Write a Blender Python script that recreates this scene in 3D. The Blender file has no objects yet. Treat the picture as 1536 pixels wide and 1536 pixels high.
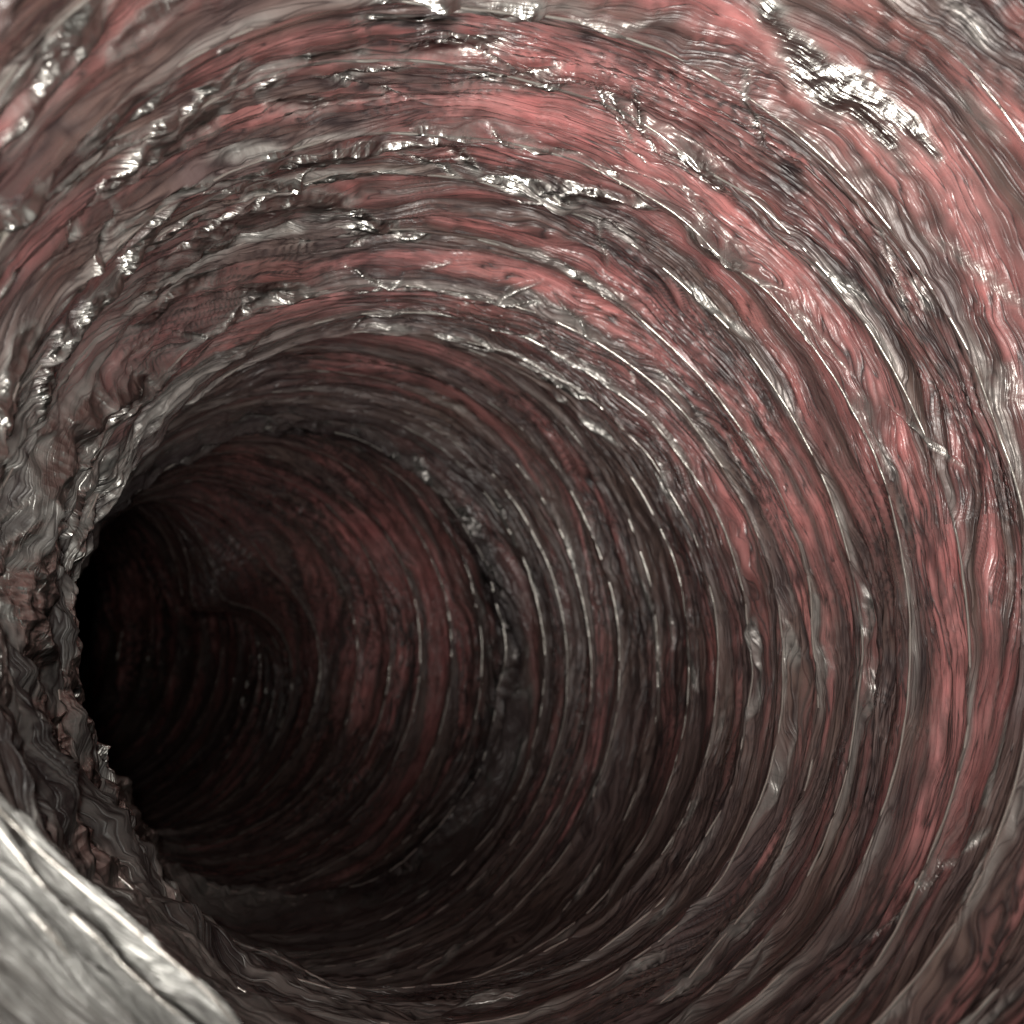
import bpy, math
import numpy as np
from mathutils import Vector

# ------------------------------------------------------------------ scale, camera, light
S = 0.1                      # one duct radius = 0.1 m
scene = bpy.context.scene
cam_d = bpy.data.cameras.new('camera'); cam = bpy.data.objects.new('camera', cam_d)
scene.collection.objects.link(cam); scene.camera = cam
cam.location = (0, 0, 0); cam.rotation_euler = (math.radians(90), 0, 0)
cam_d.sensor_width = 36; cam_d.sensor_fit = 'AUTO'
cam_d.lens = 18 / (768 / 1330.0)
cam_d.clip_start = 0.005; cam_d.clip_end = 20
cam_d.dof.use_dof = True; cam_d.dof.focus_distance = 0.22; cam_d.dof.aperture_fstop = 16.0

world = bpy.data.worlds.new('World'); scene.world = world; world.use_nodes = True
world.node_tree.nodes['Background'].inputs[0].default_value = (0.9, 0.95, 1.0, 1)
world.node_tree.nodes['Background'].inputs[1].default_value = 0.0

def area(name, loc, target, size, energy, color, shape='DISK'):
    l = bpy.data.lights.new(name, 'AREA'); l.shape = shape; l.size = size
    l.energy = energy; l.color = color
    o = bpy.data.objects.new(name, l); scene.collection.objects.link(o)
    o.location = loc
    o.rotation_euler = (Vector(target) - Vector(loc)).to_track_quat('-Z', 'Y').to_euler()
    return o
# the phone's lamp just above the lens and a fill panel added below it to light the walls
area('phone_lamp', (-0.008, -0.006, 0.012), (-0.03, 0.3, -0.03), 0.012, 0.20, (1.0, 0.955, 0.89))
fill = area('fill_light', (-0.012, -0.006, -0.054), (0.022, 0.12, 0.05), 0.06, 0.60, (1.0, 0.955, 0.90))
fill.data.spread = math.radians(112)
scene.view_settings.view_transform = 'Standard'; scene.view_settings.look = 'None'
scene.view_settings.exposure = 0.0; scene.view_settings.gamma = 1.0
scene.cycles.max_bounces = 4; scene.cycles.diffuse_bounces = 2; scene.cycles.transparent_max_bounces = 8
scene.cycles.use_adaptive_sampling = True; scene.cycles.adaptive_threshold = 0.03
scene.cycles.use_denoising = True
scene.cycles.sample_clamp_indirect = 4.0

# ------------------------------------------------------------------ duct centre line (one row per turn of the wire, from turn -4)
CEN = np.array([[0.234, 0.003, 0.992], [0.231, 0.038, 1.153], [0.214, 0.053, 1.317], [0.182, 0.048, 1.478], [0.135, 0.02, 1.634], [0.079, -0.022, 1.784], [0.022, -0.069, 1.932], [-0.037, -0.118, 2.079], [-0.098, -0.172, 2.223], [-0.152, -0.231, 2.367], [-0.198, -0.29, 2.515], [-0.245, -0.341, 2.665], [-0.303, -0.385, 2.814], [-0.377, -0.422, 2.957], [-0.462, -0.456, 3.095], [-0.55, -0.49, 3.23], [-0.638, -0.527, 3.366], [-0.725, -0.562, 3.502], [-0.816, -0.589, 3.637], [-0.915, -0.614, 3.767], [-1.022, -0.637, 3.892], [-1.136, -0.657, 4.01], [-1.255, -0.674, 4.123], [-1.38, -0.689, 4.231], [-1.512, -0.701, 4.33], [-1.651, -0.709, 4.419], [-1.797, -0.714, 4.497], [-1.948, -0.715, 4.565], [-2.103, -0.714, 4.622], [-2.262, -0.71, 4.668], [-2.424, -0.703, 4.703]])
DIR = np.array([[0.029, 0.2703, 0.9623], [-0.0596, 0.1536, 0.9863], [-0.1508, 0.0317, 0.9881], [-0.2401, -0.0968, 0.9659], [-0.3222, -0.233, 0.9176], [-0.3587, -0.2801, 0.8905], [-0.3312, -0.2854, 0.8994], [-0.3723, -0.3054, 0.8764], [-0.3669, -0.3492, 0.8622], [-0.2876, -0.3697, 0.8835], [-0.269, -0.3331, 0.9037], [-0.2978, -0.2834, 0.9116], [-0.4015, -0.2475, 0.8818], [-0.4942, -0.2066, 0.8445], [-0.5326, -0.1986, 0.8227], [-0.5341, -0.2164, 0.8173], [-0.523, -0.2304, 0.8206], [-0.5332, -0.188, 0.8249], [-0.5721, -0.1486, 0.8066], [-0.622, -0.15, 0.7685], [-0.6682, -0.128, 0.7329], [-0.7066, -0.1075, 0.6994], [-0.7376, -0.0965, 0.6683], [-0.7719, -0.0852, 0.63], [-0.8203, -0.0605, 0.5687], [-0.8618, -0.0385, 0.5057], [-0.8971, -0.0187, 0.4415], [-0.9265, -0.0006, 0.3764], [-0.9505, 0.0162, 0.3104], [-0.9693, 0.0323, 0.2438], [-0.9831, 0.0479, 0.1765]])
RAD = np.array([1.0853, 1.0917, 1.1049, 1.1263, 1.0788, 1.1039, 1.0593, 1.0818, 1.0663, 1.0049, 0.9894, 0.989, 1.0447, 1.1129, 1.0853, 1.0646, 1.0489, 1.0484, 1.0022, 1.0013, 0.9725, 0.94, 0.9066, 0.8595, 0.8206, 0.8566, 0.8843, 0.9051, 0.9197, 0.9291, 0.9336])
# past the fold at turn 22 the duct runs on into the dark
CEN, DIR, RAD = CEN[:26], DIR[:26], RAD[:26]
for yaw_, pit_ in [(-57, -4), (-53, -5), (-49, -6), (-46, -6), (-45, -5), (-46, -4), (-49, -3), (-53, -2), (-58, 0), (-64, 2), (-70, 4), (-76, 6), (-82, 8)]:
    yaw_, pit_ = math.radians(yaw_), math.radians(pit_)
    DIR = np.vstack([DIR, [math.cos(pit_) * math.sin(yaw_), math.sin(pit_), math.cos(pit_) * math.cos(yaw_)]])
    CEN = np.vstack([CEN, CEN[-1] + 0.1655 * DIR[-1]]); RAD = np.append(RAD, 0.93)
K0, K1 = -4, 34
KS = np.arange(K0, K1 + 1)
PITCH = 0.1655
TAU = 2 * math.pi

def frame(u):
    u = np.asarray(u, float)
    c = np.stack([np.interp(u, KS, CEN[:, i]) for i in range(3)], -1)
    c = np.where((u < K0)[..., None], CEN[0] + (u - K0)[..., None] * PITCH * DIR[0], c)
    D = np.stack([np.interp(u, KS, DIR[:, i]) for i in range(3)], -1)
    D /= np.linalg.norm(D, axis=-1, keepdims=True)
    R = np.interp(u, KS, RAD)
    e1 = np.cross(np.array([0, 1.0, 0]), D); e1 /= np.linalg.norm(e1, axis=-1, keepdims=True)
    e2 = np.cross(D, e1)
    return c, D, R, e1, e2

def surf(u, th, off=0.0):
    """a point on the duct wall: u = turn of the wire, th = angle, off = distance inwards (radii)"""
    c, D, R, e1, e2 = frame(u)
    X = c + (R - off)[..., None] * (np.cos(th)[..., None] * e1 + np.sin(th)[..., None] * e2)
    return X[..., [0, 2, 1]] * S            # x right, y forward, z up

# ------------------------------------------------------------------ noise
rs = np.random.RandomState(7)
PERM = rs.permutation(4096).astype(np.int64)
GA = rs.rand(4096) * TAU
GX, GY = np.cos(GA), np.sin(GA)
def perlin(x, y, per, seed=0):
    """gradient noise, about -1..1; y is periodic with the whole number per"""
    per = int(per)
    xi = np.floor(x); yi = np.floor(y); fx = x - xi; fy = y - yi
    xi = xi.astype(np.int64); yi = yi.astype(np.int64)
    def g(ix, iy, dx, dy):
        h = PERM[(PERM[(ix + seed * 131) & 4095] + (iy % per) * 7 + seed * 57) & 4095]
        return GX[h] * dx + GY[h] * dy
    sx = fx * fx * fx * (fx * (fx * 6 - 15) + 10); sy = fy * fy * fy * (fy * (fy * 6 - 15) + 10)
    a = g(xi, yi, fx, fy); b = g(xi + 1, yi, fx - 1, fy)
    c = g(xi, yi + 1, fx, fy - 1); d = g(xi + 1, yi + 1, fx - 1, fy - 1)
    return ((a + (b - a) * sx) * (1 - sy) + (c + (d - c) * sx) * sy) * 1.5
def P(U, V, fu, fv, seed): return perlin(U * fu, V * fv, fv, seed)
def tri(U, V, fu, fv, seed, warp=0.35):
    """flat facets with straight creases, like crumpled foil"""
    x = U * fu + warp * P(U, V, fu * .9, fv, seed + 1); y = V * fv + warp * P(U, V, fu * .9, fv, seed + 2)
    xi = np.floor(x); yi = np.floor(y); fx = x - xi; fy = y - yi
    xi = xi.astype(np.int64); yi = yi.astype(np.int64); per = int(fv)
    def g(ix, iy): return GA[PERM[(PERM[(ix + seed * 131) & 4095] + (iy % per) * 7 + seed * 57) & 4095]] / TAU * 2 - 1
    a, b, c, d = g(xi, yi), g(xi + 1, yi), g(xi, yi + 1), g(xi + 1, yi + 1)
    return np.where(fx > fy, a + (b - a) * fx + (d - b) * fy, a + (c - a) * fy + (d - c) * fx)
def sstep(a, b, x):
    t = np.clip((x - a) / (b - a), 0, 1); return t * t * (3 - 2 * t)
def bell(x, c, w): return np.exp(-((x - c) / w) ** 2)
def dang(th, a):          # angle difference in degrees
    return (np.degrees(th) - a + 180) % 360 - 180

# ------------------------------------------------------------------ wall relief
def seg_dist(U, TH, pts):
    """distance (radii) to a polyline given as (turn, degrees), and how far along it, 0..1, and the side"""
    x = U * PITCH; best = np.full(U.shape, 9.0); along = np.zeros(U.shape); side = np.zeros(U.shape)
    n = len(pts) - 1
    for i in range(n):
        (u0, a0), (u1, a1) = pts[i], pts[i + 1]
        y = np.radians(dang(TH, a0)) * 1.05
        px, py = (u1 - u0) * PITCH, math.radians(a1 - a0) * 1.05
        t = np.clip(((x - u0 * PITCH) * px + y * py) / (px * px + py * py), 0, 1)
        dx, dy = x - u0 * PITCH - t * px, y - t * py
        d = np.hypot(dx, dy); m = d < best
        best = np.where(m, d, best); along = np.where(m, (i + t) / n, along)
        side = np.where(m, dx + 0.15 * dy, side)
    return best, along, np.sign(side)

# loose folds of film lying across the turns: points (turn, degrees), half width, height
FOLDS = [
    ([(-0.5, 150.5), (-0.65, 145), (-0.8, 140), (-0.95, 135)], .030, .050),
    ([(1.3, 139), (1.15, 133), (1.2, 127), (1.1, 122)], .028, .045),
    ([(3.0, 152), (2.6, 147), (2.7, 141.5), (2.2, 134), (2.05, 128.5)], .030, .050),
    ([(2.3, 128), (2.3, 116.5), (2.35, 104.5), (2.1, 92)], .026, .040),
    ([(3.5, 128), (3.35, 118), (3.45, 103)], .034, .050),
    ([(4.9, 144), (4.5, 149), (4.4, 155), (4.4, 162), (4.3, 168)], .045, .060),
    ([(2.55, 151.5), (3.2, 155), (3.65, 158), (3.5, 165)], .024, .035),
    ([(-0.55, 68), (-0.4, 58), (-0.45, 49), (-0.5, 41.5)], .024, .044),
    ([(2.15, 56), (2.1, 52), (1.9, 46)], .028, .045),
    ([(2.9, 85), (2.75, 78), (2.5, 70), (2.2, 62)], .022, .040),
    ([(4.5, 150), (4.8, 143), (5.0, 137)], .030, .040),
    ([(7.7, 60), (7.3, 55), (7.2, 51)], .020, .035),
    ([(0.0, 102), (0.1, 96), (0.0, 90)], .024, .035),
    ([(1.1, 66), (1.0, 60), (1.2, 55)], .024, .035),
    ([(5.6, 175), (6.0, 182), (6.4, 192), (6.8, 200)], .040, .050),
]
# small sharp creases where the film has been pinched: mostly along the turns, thickest at the top left
_r = np.random.RandomState(21)
PINCHES = []
for _i in range(300):
    if _i >= 230: _u, _a = _r.uniform(-1.2, 6.5), _r.uniform(60, 170)
    elif _i < 95:   _u, _a = _r.uniform(-1.0, 5.5), _r.uniform(88, 176)
    elif _i < 150: _u, _a = _r.uniform(-1.0, 8.0), _r.uniform(20, 95)
    elif _i < 195: _u, _a = _r.uniform(3.0, 14.2), _r.uniform(150, 235)
    else:          _u, _a = _r.uniform(-1.0, 14.0), _r.uniform(-95, 40)
    if _r.rand() < .55: _u = round(_u) + _r.normal(0, .10)
    _len = _r.uniform(4, 17); _sk = _r.normal(0, .010) + (_r.rand() < .2) * _r.normal(0, .022)
    _n = 4; _p = [(_u + _sk * _len * (j / 3 - .5) * 2.2 + _r.normal(0, .022), _a + _len * (j / 3 - .5)) for j in range(_n)]
    if _i >= 230: PINCHES.append((_p, _r.uniform(.004, .008), _r.uniform(.007, .014)))
    else: PINCHES.append((_p, _r.uniform(.006, .013) * (1.5 if _i < 95 else 1), _r.uniform(.007, .017)))
def pinch(U, TH, h, silver, mask):
    A = np.degrees(TH)
    for k, (pts, w, a) in enumerate(PINCHES):
        pu = [q_[0] for q_ in pts]; am = np.mean([q_[1] for q_ in pts]); al = (pts[-1][1] - pts[0][1]) / 2 + 2
        m = (U > min(pu) - .3) & (U < max(pu) + .3) & (np.abs((A - am + 180) % 360 - 180) < al)
        if not m.any(): continue
        d, t, sd = seg_dist(U[m], TH[m], pts)
        env = np.sin(np.pi * np.clip(t, 0, 1)) ** .6
        b = np.clip(1 - d / (w * np.where(sd > 0, 1.7, 1.0)), 0, 1) * env
        h[m] += a * b
        silver[m] = np.maximum(silver[m], (.62 if 95 <= k < 230 else .9) * sstep(0.0, .6, b)); mask[m] *= 1 - .6 * sstep(0, .4, b)
def relief(U, TH):
    V = (TH / TAU) % 1.0
    f = U - np.floor(U)
    dw = np.minimum(f, 1 - f)                                 # distance to the nearest wire, in turns
    right = bell(dang(TH, 20), 0, 95)                         # outside of the bend: film drawn tight
    inner = bell(dang(TH, 190), 0, 48) * sstep(1, 5, U)       # inside of the bend: film bunched up
    # sag between the wires
    sagn = 0.75 + 0.8 * P(U, V, 1.0, 9, 1) + 0.3 * P(U, V, 1, 30, 2)
    sag = -0.026 * np.clip(sagn, 0.0, 2) * (np.sin(np.pi * f) ** 0.8) * (0.75 + 0.4 * right)
    h = sag.copy()
    # lasting folds along the turns, squeezed by the shortened duct
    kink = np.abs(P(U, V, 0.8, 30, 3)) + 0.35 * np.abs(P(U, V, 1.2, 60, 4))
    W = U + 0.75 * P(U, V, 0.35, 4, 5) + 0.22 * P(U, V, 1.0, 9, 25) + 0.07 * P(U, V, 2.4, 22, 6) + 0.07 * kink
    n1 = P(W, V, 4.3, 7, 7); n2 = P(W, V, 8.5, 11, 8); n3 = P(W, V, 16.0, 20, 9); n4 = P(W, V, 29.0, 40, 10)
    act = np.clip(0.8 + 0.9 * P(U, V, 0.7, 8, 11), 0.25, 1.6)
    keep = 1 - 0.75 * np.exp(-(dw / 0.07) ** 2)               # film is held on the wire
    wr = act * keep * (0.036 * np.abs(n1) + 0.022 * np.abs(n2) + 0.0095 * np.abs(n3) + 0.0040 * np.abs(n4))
    crease_and_band = np.maximum.reduce([bell(n1, 0, .06), bell(n2, 0, .10) * .95, bell(n3, 0, .15) * .85]) * np.clip(act, .3, 1.1) * keep
    # film standing proud over the wire
    h += 0.017 * np.exp(-(dw / 0.05) ** 2) * (0.8 + 0.5 * P(U, V, 1, 60, 12))
    # crumpled places
    crum = 0.024 * tri(U, V, 2.1, 30, 13, .25) + 0.014 * tri(U, V, 4.9, 84, 60, .2) + 0.006 * tri(U, V, 10.5, 200, 64, .2)
    near = 1 - .8 * sstep(13, 16, U)
    wirecr = near * sstep(0.0, 0.4, P(U, V, 1.0, 14, 16)) * np.exp(-((f - 0.90 + (f < .4)) / 0.16) ** 2)
    mask = 0.07 + 0.95 * wirecr + 2.1 * inner
    silver = 0.55 * sstep(.25, .8, wirecr * (1 - .6 * sstep(5, 9, U)) * (0.7 + .8 * P(U, V, 6, 40, 72))) + 1.15 * inner * sstep(-.30, .15, P(U, V, 1.6, 26, 73))
    # the dark crumpled band where two lengths join
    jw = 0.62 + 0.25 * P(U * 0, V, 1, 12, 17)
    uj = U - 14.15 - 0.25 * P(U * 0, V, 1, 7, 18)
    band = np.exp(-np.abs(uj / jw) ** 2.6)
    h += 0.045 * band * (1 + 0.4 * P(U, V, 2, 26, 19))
    crease_and_band = np.maximum(crease_and_band, .80 * np.exp(-np.abs((U - 13.6) / 1.7) ** 2.4) * np.clip(.75 + .9 * P(W, V, 2.2, 9, 81), 0, 1))  # film darkened in a wider zone around the band
    mask = mask + 0.8 * band; silver = np.maximum(silver * (1 - .6 * band), band * (.08 + .8 * sstep(.15, .5, P(U, V, 4, 60, 76)))); crease_and_band = np.maximum(crease_and_band, np.clip(band * (.95 + .5 * P(W, V, 3, 12, 77)), 0, 1))
    jl = band * bell(dang(TH, 216), 0, 34)
    h += 0.065 * jl; silver = np.maximum(silver, .95 * jl); crease_and_band = crease_and_band * (1 - jl)
    # the wall folded in where the duct turns away
    h += 0.62 * bell(dang(TH, 44), 0, 40) * np.where(U < 22.0, bell(U, 22.0, 1.9), bell(U, 22.0, 3.0))
    # bulge of the bunched wall at the lower left of the mouth
    a = dang(TH, 222)
    lip = bell(a, 0, 26) * (1 + .22 * P(U, V, .9, 12, 78) + .12 * P(U, V, 2, 34, 79)) * np.where(U > LIPU, np.exp(-((U - LIPU) / 1.0) ** 2), np.exp(-((U - LIPU) / 2.6) ** 2))
    h += LIPH * lip
    mask = mask * (1 - .5 * lip) + 0.35 * lip; 
    lipz = np.where(U > LIPU, lip, bell(a, 0, 60))
    silver = np.maximum(silver, .34 * sstep(.2, .55, lipz)); crease_and_band = crease_and_band * (1 - .8 * sstep(.2, .55, lipz))
    grey = np.maximum(np.maximum(sstep(.2, .55, lipz), jl), 1.0 * inner)
    h += 0.030 * lip * tri(U, V, 1.6, 7, 70) + .016 * sstep(.2, .5, lipz) * tri(U, V, 3.4, 40, 86) + .008 * sstep(.2, .5, lipz) * tri(U, V, 7, 90, 88) + .012 * lip * np.abs(P(W, V, 3, 9, 71))
    # tight folds on the inside of the bend
    h += inner * (0.05 * np.sin(np.pi * f) ** 2 + 0.02 * P(U, V, 2, 20, 20))
    # loose folds
    for k, (pts, w, a) in enumerate(FOLDS):
        d, t, sd = seg_dist(U, TH, pts)
        d = d + 0.010 * P(U, V, 3, 90, 30 + k)
        env = np.sin(np.pi * np.clip(t * .92 + .04, 0, 1)) ** .5
        ww = w * np.where(sd > 0, 1.9, 0.85) * (0.5 + .7 * env)
        b = np.clip(1 - d / ww, 0, 1) * env
        h += 0.75 * a * b
        mask = mask + 0.5 * sstep(0, .4, b); silver = np.maximum(silver, .9 * sstep(0.1, .5, b * (.9 + .7 * P(W, V, 7, 24, 90 + k))))
    pinch(U, TH, h, silver, mask)
    h += wr * (1 - .65 * np.clip(np.maximum(silver, grey), 0, 1)) * (1 - .35 * bell(dang(TH, 285), 0, 50))
    silver = np.maximum(silver, .38 * near * (1 - .65 * sstep(4, 8, U)) * np.exp(-((f - .96) / .036) ** 2) * sstep(-.3, .3, P(U, V, 1, 18, 75)))
    h += np.clip(mask, 0, 2.2) * crum + silver * (0.010 * tri(U, V, 5.0, 66, 80, .2) + 0.006 * tri(U, V, 11, 160, 84, .2))
    # how thickly the film is folded over itself, plus dimming painted in at mid-depth: 0 thin and see-through, 1 solid
    streak = 0.5 + 0.75 * P(W, V, 3.0, 5, 21) + 0.32 * P(W, V, 8, 8, 22)
    bandw = np.exp(-(np.minimum(np.abs(f - 0.97), np.abs(f + 0.03)) / 0.20) ** 2)
    big = P(U, V, 0.45, 5, 23)
    op = 0.10 + 0.90 * sstep(0.05, 0.95, 0.15 + 1.05 * (streak - .5) + 0.22 * sstep(5, 9, U) * (1 - sstep(13, 15, U)) + 0.42 * bandw * near * (1 + P(U, V, .8, 8, 74)) + 0.35 * big + 0.40 * bell(dang(TH, 278), 0, 58) + .36 * bell(dang(TH, 186), 0, 28)) * 1.0 + 0.75 * crease_and_band  # mid-depth term stands in for the light falling off
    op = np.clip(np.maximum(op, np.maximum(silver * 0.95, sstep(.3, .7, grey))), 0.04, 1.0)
    return h, op, np.clip(crease_and_band, 0, 1), np.clip(silver, 0, 1), W, np.clip(grey, 0, 1)
LIPU, LIPH = -1.3, 0.14

# ------------------------------------------------------------------ materials
def nmat(name):
    m = bpy.data.materials.new(name); m.use_nodes = True
    nt = m.node_tree; nt.nodes.clear()
    out = nt.nodes.new('ShaderNodeOutputMaterial')
    return m, nt, out
def N(nt, t, **kw):
    n = nt.nodes.new(t)
    for k, v in kw.items():
        if k in n.inputs: n.inputs[k].default_value = v
        else: setattr(n, k, v)
    return n
def math_(nt, op, a, b=None, clamp=False):
    n = nt.nodes.new('ShaderNodeMath'); n.operation = op; n.use_clamp = clamp
    for i, v in enumerate((a, b)):
        if v is None: continue
        if isinstance(v, (int, float)): n.inputs[i].default_value = v
        else: nt.links.new(v, n.inputs[i])
    return n.outputs[0]
def attr(nt, name):
    n = nt.nodes.new('ShaderNodeAttribute'); n.attribute_name = name; return n
def mixc(nt, f, a, b):
    n = nt.nodes.new('ShaderNodeMix'); n.data_type = 'RGBA'
    for i, v in ((0, f), (6, a), (7, b)):
        if isinstance(v, (int, float, tuple)): n.inputs[i].default_value = v
        else: nt.links.new(v, n.inputs[i])
    return n.outputs[2]

def film_material():
    m, nt, out = nmat('grey_plastic_film'); L = nt.links.new
    op = attr(nt, 'folded_and_dimmed').outputs['Fac']; sil = attr(nt, 'crumpled').outputs['Fac']
    cre = attr(nt, 'crease_and_band').outputs['Fac']
    uv = nt.nodes.new('ShaderNodeUVMap'); uv.uv_map = 'UVMap'
    def tex(sx, sy, scale, detail=3, rough=.55, dist=0.0):
        mp = nt.nodes.new('ShaderNodeMapping'); mp.inputs['Scale'].default_value = (sx, sy, 1)
        L(uv.outputs[0], mp.inputs[0])
        t = N(nt, 'ShaderNodeTexNoise', Scale=scale, Detail=detail, Roughness=rough, Distortion=dist)
        L(mp.outputs[0], t.inputs['Vector']); return t.outputs[0]
    streak = tex(.7, 16, 4.5, 4, .62, .08)       # drawn out along the turn
    lines = tex(.42, 9.5, 5.2, 2.2, .5, .06)
    lines2 = tex(.7, 22, 5.0, 1.5, .5, .05)
    fine = tex(1, 2.2, 40, 3, .6)
    cross = tex(3.2, 1, 22, 2, .5, .8)
    tint = tex(1, 2.5, 3.0, 2, .5)
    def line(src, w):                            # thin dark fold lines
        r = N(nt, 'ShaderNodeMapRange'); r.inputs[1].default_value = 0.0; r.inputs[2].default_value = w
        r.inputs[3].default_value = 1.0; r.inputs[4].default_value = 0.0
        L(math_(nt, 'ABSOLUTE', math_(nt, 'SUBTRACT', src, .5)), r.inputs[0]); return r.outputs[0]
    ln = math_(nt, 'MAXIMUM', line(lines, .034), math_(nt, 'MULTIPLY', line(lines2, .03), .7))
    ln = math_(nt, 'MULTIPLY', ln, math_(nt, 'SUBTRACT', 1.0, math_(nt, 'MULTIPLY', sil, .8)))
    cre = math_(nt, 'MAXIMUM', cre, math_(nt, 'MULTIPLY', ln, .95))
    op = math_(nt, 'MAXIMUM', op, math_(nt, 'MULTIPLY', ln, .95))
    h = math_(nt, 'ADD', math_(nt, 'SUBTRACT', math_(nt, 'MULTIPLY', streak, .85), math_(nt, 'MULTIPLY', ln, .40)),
              math_(nt, 'ADD', math_(nt, 'MULTIPLY', fine, .10), math_(nt, 'MULTIPLY', cross, .07)))
    def facets(sx, sy, sc):                      # crumpled facets in the silvery places
        mp = nt.nodes.new('ShaderNodeMapping'); mp.inputs['Scale'].default_value = (sx, sy, 1); L(uv.outputs[0], mp.inputs[0])
        v = N(nt, 'ShaderNodeTexVoronoi', Scale=sc); L(mp.outputs[0], v.inputs['Vector']); return v.outputs['Distance']
    fac = math_(nt, 'ADD', math_(nt, 'MULTIPLY', facets(1, 2.6, 17), .75), math_(nt, 'MULTIPLY', facets(1.3, 2.2, 44), .30))
    h = math_(nt, 'ADD', h, math_(nt, 'MULTIPLY', fac, math_(nt, 'MULTIPLY', sil, 1.3)))
    bump = N(nt, 'ShaderNodeBump', Strength=0.5, Distance=0.0014)
    L(h, bump.inputs['Height'])
    c = mixc(nt, tint, (0.110, 0.072, 0.056, 1), (0.070, 0.048, 0.052, 1))
    c = mixc(nt, attr(nt, 'bunched').outputs['Fac'], c, (0.105, 0.105, 0.100, 1))
    c = mixc(nt, sil, c, (0.50, 0.50, 0.47, 1))
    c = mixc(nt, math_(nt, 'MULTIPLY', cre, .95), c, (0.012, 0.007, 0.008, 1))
    pr = N(nt, 'ShaderNodeBsdfPrincipled', Roughness=0.3); pr.inputs['Specular IOR Level'].default_value = .35
    L(c, pr.inputs['Base Color']); L(bump.outputs[0], pr.inputs['Normal'])
    pr.inputs['IOR'].default_value = 1.55
    L(math_(nt, 'ADD', 0.46, math_(nt, 'MULTIPLY', sil, -.20)), pr.inputs['Roughness'])
    L(math_(nt, 'MULTIPLY', sil, 1.1, True), pr.inputs['Metallic'])
    tr = N(nt, 'ShaderNodeBsdfTransparent'); tr.inputs[0].default_value = (0.93, 0.90, 0.90, 1)
    gl = N(nt, 'ShaderNodeBsdfGlossy', Roughness=0.22); gl.inputs[0].default_value = (1, 1, 1, 1)
    L(bump.outputs[0], gl.inputs['Normal'])
    fr = N(nt, 'ShaderNodeFresnel', IOR=1.5); L(bump.outputs[0], fr.inputs['Normal'])
    thin = nt.nodes.new('ShaderNodeMixShader'); L(math_(nt, 'MULTIPLY', fr.outputs[0], .55, True), thin.inputs[0])
    L(tr.outputs[0], thin.inputs[1]); L(gl.outputs[0], thin.inputs[2])
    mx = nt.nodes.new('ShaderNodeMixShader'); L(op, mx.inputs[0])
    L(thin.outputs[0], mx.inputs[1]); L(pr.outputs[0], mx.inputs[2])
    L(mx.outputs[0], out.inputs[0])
    return m

def insulation_material():
    m, nt, out = nmat('pink_glass_wool'); L = nt.links.new
    uv = nt.nodes.new('ShaderNodeUVMap'); uv.uv_map = 'UVMap'
    t = N(nt, 'ShaderNodeTexNoise', Scale=5.0, Detail=5.0, Roughness=.65); L(uv.outputs[0], t.inputs['Vector'])
    t2 = N(nt, 'ShaderNodeTexNoise', Scale=1.6, Detail=2.0); L(uv.outputs[0], t2.inputs['Vector'])
    c = mixc(nt, t2.outputs[0], (0.58, 0.175, 0.205, 1), (0.62, 0.27, 0.22, 1))
    r = N(nt, 'ShaderNodeMapRange'); r.inputs[1].default_value = .35; r.inputs[2].default_value = .7
    L(t.outputs[0], r.inputs[0])
    c = mixc(nt, r.outputs[0], c, (0.60, 0.30, 0.29, 1))
    pr = N(nt, 'ShaderNodeBsdfPrincipled', Roughness=.9); L(c, pr.inputs['Base Color'])
    b = N(nt, 'ShaderNodeBump', Strength=.6, Distance=.002); L(t.outputs[0], b.inputs['Height']); L(b.outputs[0], pr.inputs['Normal'])
    L(pr.outputs[0], out.inputs[0]); return m

def simple(name, col, rough, metal=0.0, bump=0.0):
    m, nt, out = nmat(name)
    pr = N(nt, 'ShaderNodeBsdfPrincipled', Roughness=rough, Metallic=metal)
    pr.inputs['Base Color'].default_value = (*col, 1)
    co = N(nt, 'ShaderNodeTexCoord')
    t = N(nt, 'ShaderNodeTexNoise', Scale=260.0, Detail=3.0); nt.links.new(co.outputs['Object'], t.inputs['Vector'])
    b = N(nt, 'ShaderNodeBump', Strength=bump, Distance=.0006)
    nt.links.new(t.outputs[0], b.inputs['Height']); nt.links.new(b.outputs[0], pr.inputs['Normal'])
    nt.links.new(pr.outputs[0], out.inputs[0]); return m
M_FILM = film_material(); M_WOOL = insulation_material()
M_WIRE = simple('film_coated_wire', (0.50, 0.48, 0.44), .28, .8, .5)
M_JACKET = simple('silver_jacket', (0.55, 0.55, 0.56), .35, .8, .6)

# ------------------------------------------------------------------ objects
def link(o, parent=None):
    scene.collection.objects.link(o)
    if parent: o.parent = parent
    return o
duct = link(bpy.data.objects.new('flexible_duct', None))
duct.empty_display_size = 0.02
duct['label'] = 'inside of a bending flexible air duct, crumpled grey film over pink wool and wire coils'
duct['category'] = 'air duct'

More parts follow.
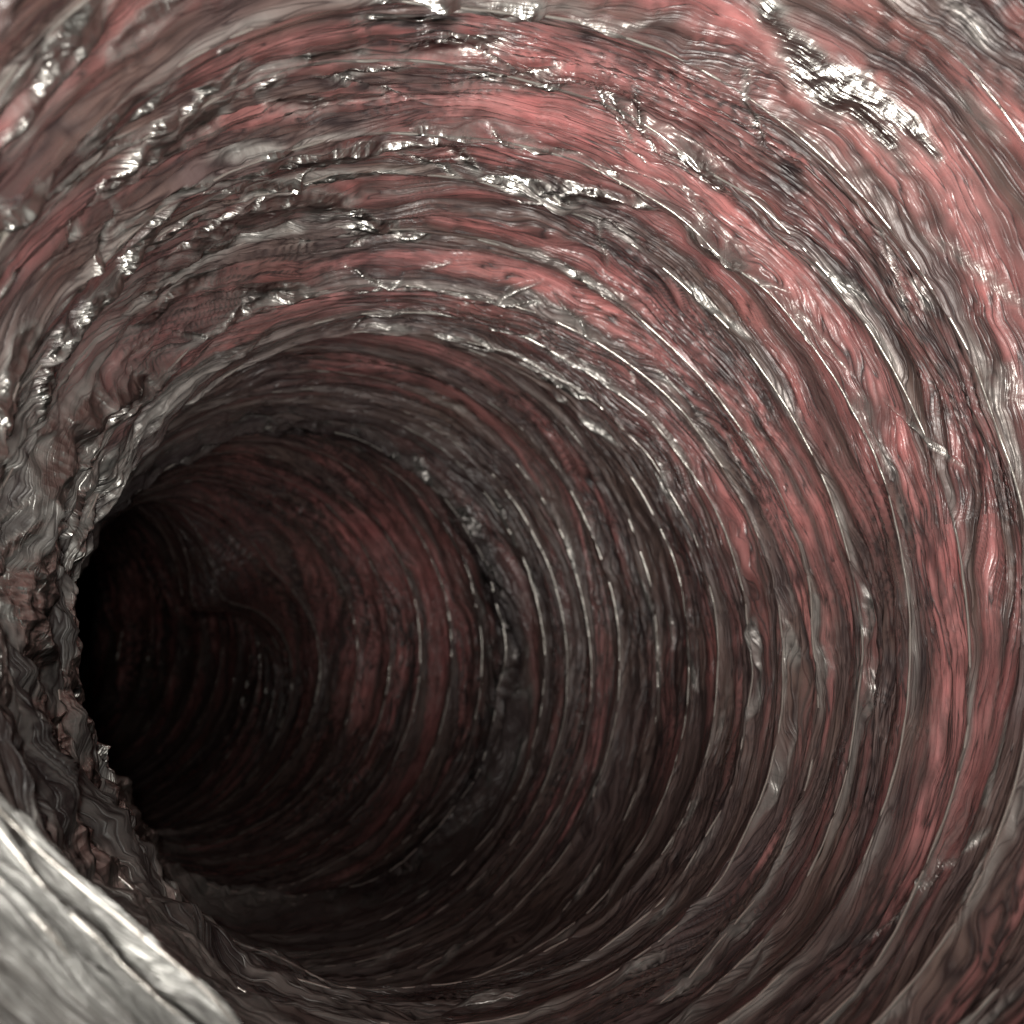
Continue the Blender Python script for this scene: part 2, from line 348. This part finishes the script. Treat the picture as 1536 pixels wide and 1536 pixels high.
def grid_mesh(name, X, mat, parent, attrs=None, normals=None, closed=True, uvs=None, flip=False):
    nu, nt_ = X.shape[:2]
    me = bpy.data.meshes.new(name)
    i = np.arange(nu - 1)[:, None]; j = np.arange(nt_ if closed else nt_ - 1)[None, :]; j2 = (j + 1) % nt_
    q = np.stack([i * nt_ + j, i * nt_ + j2, (i + 1) * nt_ + j2, (i + 1) * nt_ + j], -1).reshape(-1, 4)
    if flip: q = q[:, ::-1]
    nv, nf = nu * nt_, len(q)
    me.vertices.add(nv); me.vertices.foreach_set('co', X.reshape(-1).astype(np.float32))
    me.loops.add(nf * 4); me.loops.foreach_set('vertex_index', q.reshape(-1).astype(np.int32))
    me.polygons.add(nf); me.polygons.foreach_set('loop_start', np.arange(0, nf * 4, 4, dtype=np.int32))
    me.update(calc_edges=True)
    me.polygons.foreach_set('use_smooth', np.ones(nf, bool))
    if uvs is not None:
        lay = me.uv_layers.new(name='UVMap')
        uu, vv = uvs
        if uu.ndim == 1: uu = np.repeat(uu[:, None], nt_, 1)
        jj = np.broadcast_to(j, (nu - 1, j.shape[1])).reshape(-1); ii = np.broadcast_to(i, (nu - 1, j.shape[1])).reshape(-1)
        cu = np.stack([vv[jj], vv[jj + 1], vv[jj + 1], vv[jj]], -1); jn = (jj + 1) % nt_; cv = np.stack([uu[ii, jj], uu[ii, jn], uu[ii + 1, jn], uu[ii + 1, jj]], -1)
        if flip: cu, cv = cu[:, ::-1], cv[:, ::-1]
        lay.data.foreach_set('uv', np.stack([cu, cv], -1).reshape(-1).astype(np.float32))
    for k, a in (attrs or {}).items():
        at = me.attributes.new(k, 'FLOAT', 'POINT'); at.data.foreach_set('value', a.reshape(-1).astype(np.float32))
    if normals is not None: me.normals_split_custom_set_from_vertices(normals.reshape(-1, 3).astype(np.float32))
    me.materials.append(mat)
    return link(bpy.data.objects.new(name, me), parent)

UMIN, UMAX = -5, 33
NT = 960
def rows(k):
    return 16 if k < -2 else 30 if k < 0 else 42 if k < 9 else 30 if k < 16 else 20 if k < 23 else 12
us = np.concatenate([k + np.arange(rows(k)) / rows(k) for k in range(UMIN, UMAX)] + [[UMAX]])
th = np.arange(NT) / NT * TAU
U, TH = np.meshgrid(us, th, indexing='ij')
H, OP, CR, SI, WW, GR = relief(U, TH)
X = surf(U, TH, H)
# normals of the whole sheet, so that the strips meet without a seam
du = np.gradient(X, axis=0); dt = np.roll(X, -1, 1) - np.roll(X, 1, 1)
NRM = np.cross(dt, du); NRM /= np.linalg.norm(NRM, axis=-1, keepdims=True) + 1e-12
c0 = surf(U[:, :1], TH[:, :1], np.full((len(us), 1), 1.0) * np.interp(us, KS, RAD)[:, None])
if ((c0 - X) * NRM).sum(-1).mean() < 0: NRM = -NRM
start = 0
vv = np.arange(NT + 1) / NT * TAU * 1.05
for k in range(UMIN, UMAX):
    n = rows(k); sl = slice(start, start + n + 1)
    grid_mesh('film_strip', X[sl], M_FILM, duct, dict(folded_and_dimmed=OP[sl], crease_and_band=CR[sl], crumpled=SI[sl], bunched=GR[sl]),
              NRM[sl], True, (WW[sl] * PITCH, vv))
    start += n

# the spring wire: one turn per ring, pressed into the film, half hidden by it
def tube(name, pts, rad, mat, parent, ns=6, closed=True):
    n = len(pts); t = np.roll(pts, -1, 0) - np.roll(pts, 1, 0)
    if not closed: t[0] = pts[1] - pts[0]; t[-1] = pts[-1] - pts[-2]
    t /= np.linalg.norm(t, axis=1, keepdims=True)
    ref = np.array([0.31, -0.2, 0.93]); a = np.cross(t, ref); a /= np.linalg.norm(a, axis=1, keepdims=True); b = np.cross(t, a)
    if np.isscalar(rad): rad = np.full(n, rad)
    ang = np.arange(ns) / ns * TAU
    Y = pts[:, None] + rad[:, None, None] * (np.cos(ang)[None, :, None] * a[:, None] + np.sin(ang)[None, :, None] * b[:, None])
    if closed: Y = np.concatenate([Y, Y[:1]])
    return grid_mesh(name, Y, mat, parent)
tw = np.arange(480) / 480 * TAU
for k in range(UMIN + 1, UMAX):
    wob = 0.012 * P(np.full(480, k * 1.7), tw / TAU, 1, 9, 40)
    uu = k + wob
    hh = relief(uu, tw)[0]
    vis = 1.2 * P(np.full(480, k * 3.3), tw / TAU, 1, 21, 41) - (0.50 if k > 3 else 0.22) + (0.42 + 0.04 * max(k, 0)) * np.cos(tw + .25) - 0.02 * max(k, 0)
    if k > 21: vis = vis - 1.2
    jit = 0.0012 * P(np.full(480, k * 5.1), tw / TAU, 1, 110, 42)
    smooth = np.convolve(np.concatenate([hh[-6:], hh, hh[:6]]), np.ones(13) / 13, 'valid')
    pts = surf(uu, tw, smooth - 0.003 + 0.007 * np.minimum(vis, .5) + jit)
    tube('wire_turn', pts, (0.0032 + 1.2 * jit) * S, M_WIRE, duct, 8)

# pink wool blanket round the film and the silver jacket outside it
ub = np.linspace(UMIN, UMAX, 320); tb = np.arange(300) / 300 * TAU
UB, TB = np.meshgrid(ub, tb, indexing='ij'); VB = TB / TAU
offb = -0.055 + 0.014 * P(UB, VB, 1.2, 40, 50) + 0.008 * P(UB, VB, 3, 90, 51) - 0.012 * np.sin(np.pi * (UB % 1))
vb = np.arange(301) / 300 * TAU * 1.05
grid_mesh('insulation_blanket', surf(UB, TB, offb), M_WOOL, duct, uvs=(ub * PITCH, vb))
uo = np.linspace(UMIN, UMAX, 200); UO, TO = np.meshgrid(uo, tb, indexing='ij')
jo = -0.36 + 0.02 * P(UO, TO / TAU, 2, 30, 52) + 0.012 * np.abs(np.sin(np.pi * UO))
grid_mesh('outer_jacket', surf(UO, TO, jo), M_JACKET, duct)
fe = np.linspace(0.03, 0.36, 12); FE, TF = np.meshgrid(fe, tb, indexing='ij')
UE = UMIN - 0.12 * np.sin(np.pi * (FE - .03) / .33) + 0.05 * P(FE * 20, TF / TAU, 1, 90, 53)
grid_mesh('insulation_edge', surf(UE, TF, -FE), M_WOOL, duct, uvs=(fe, vb))
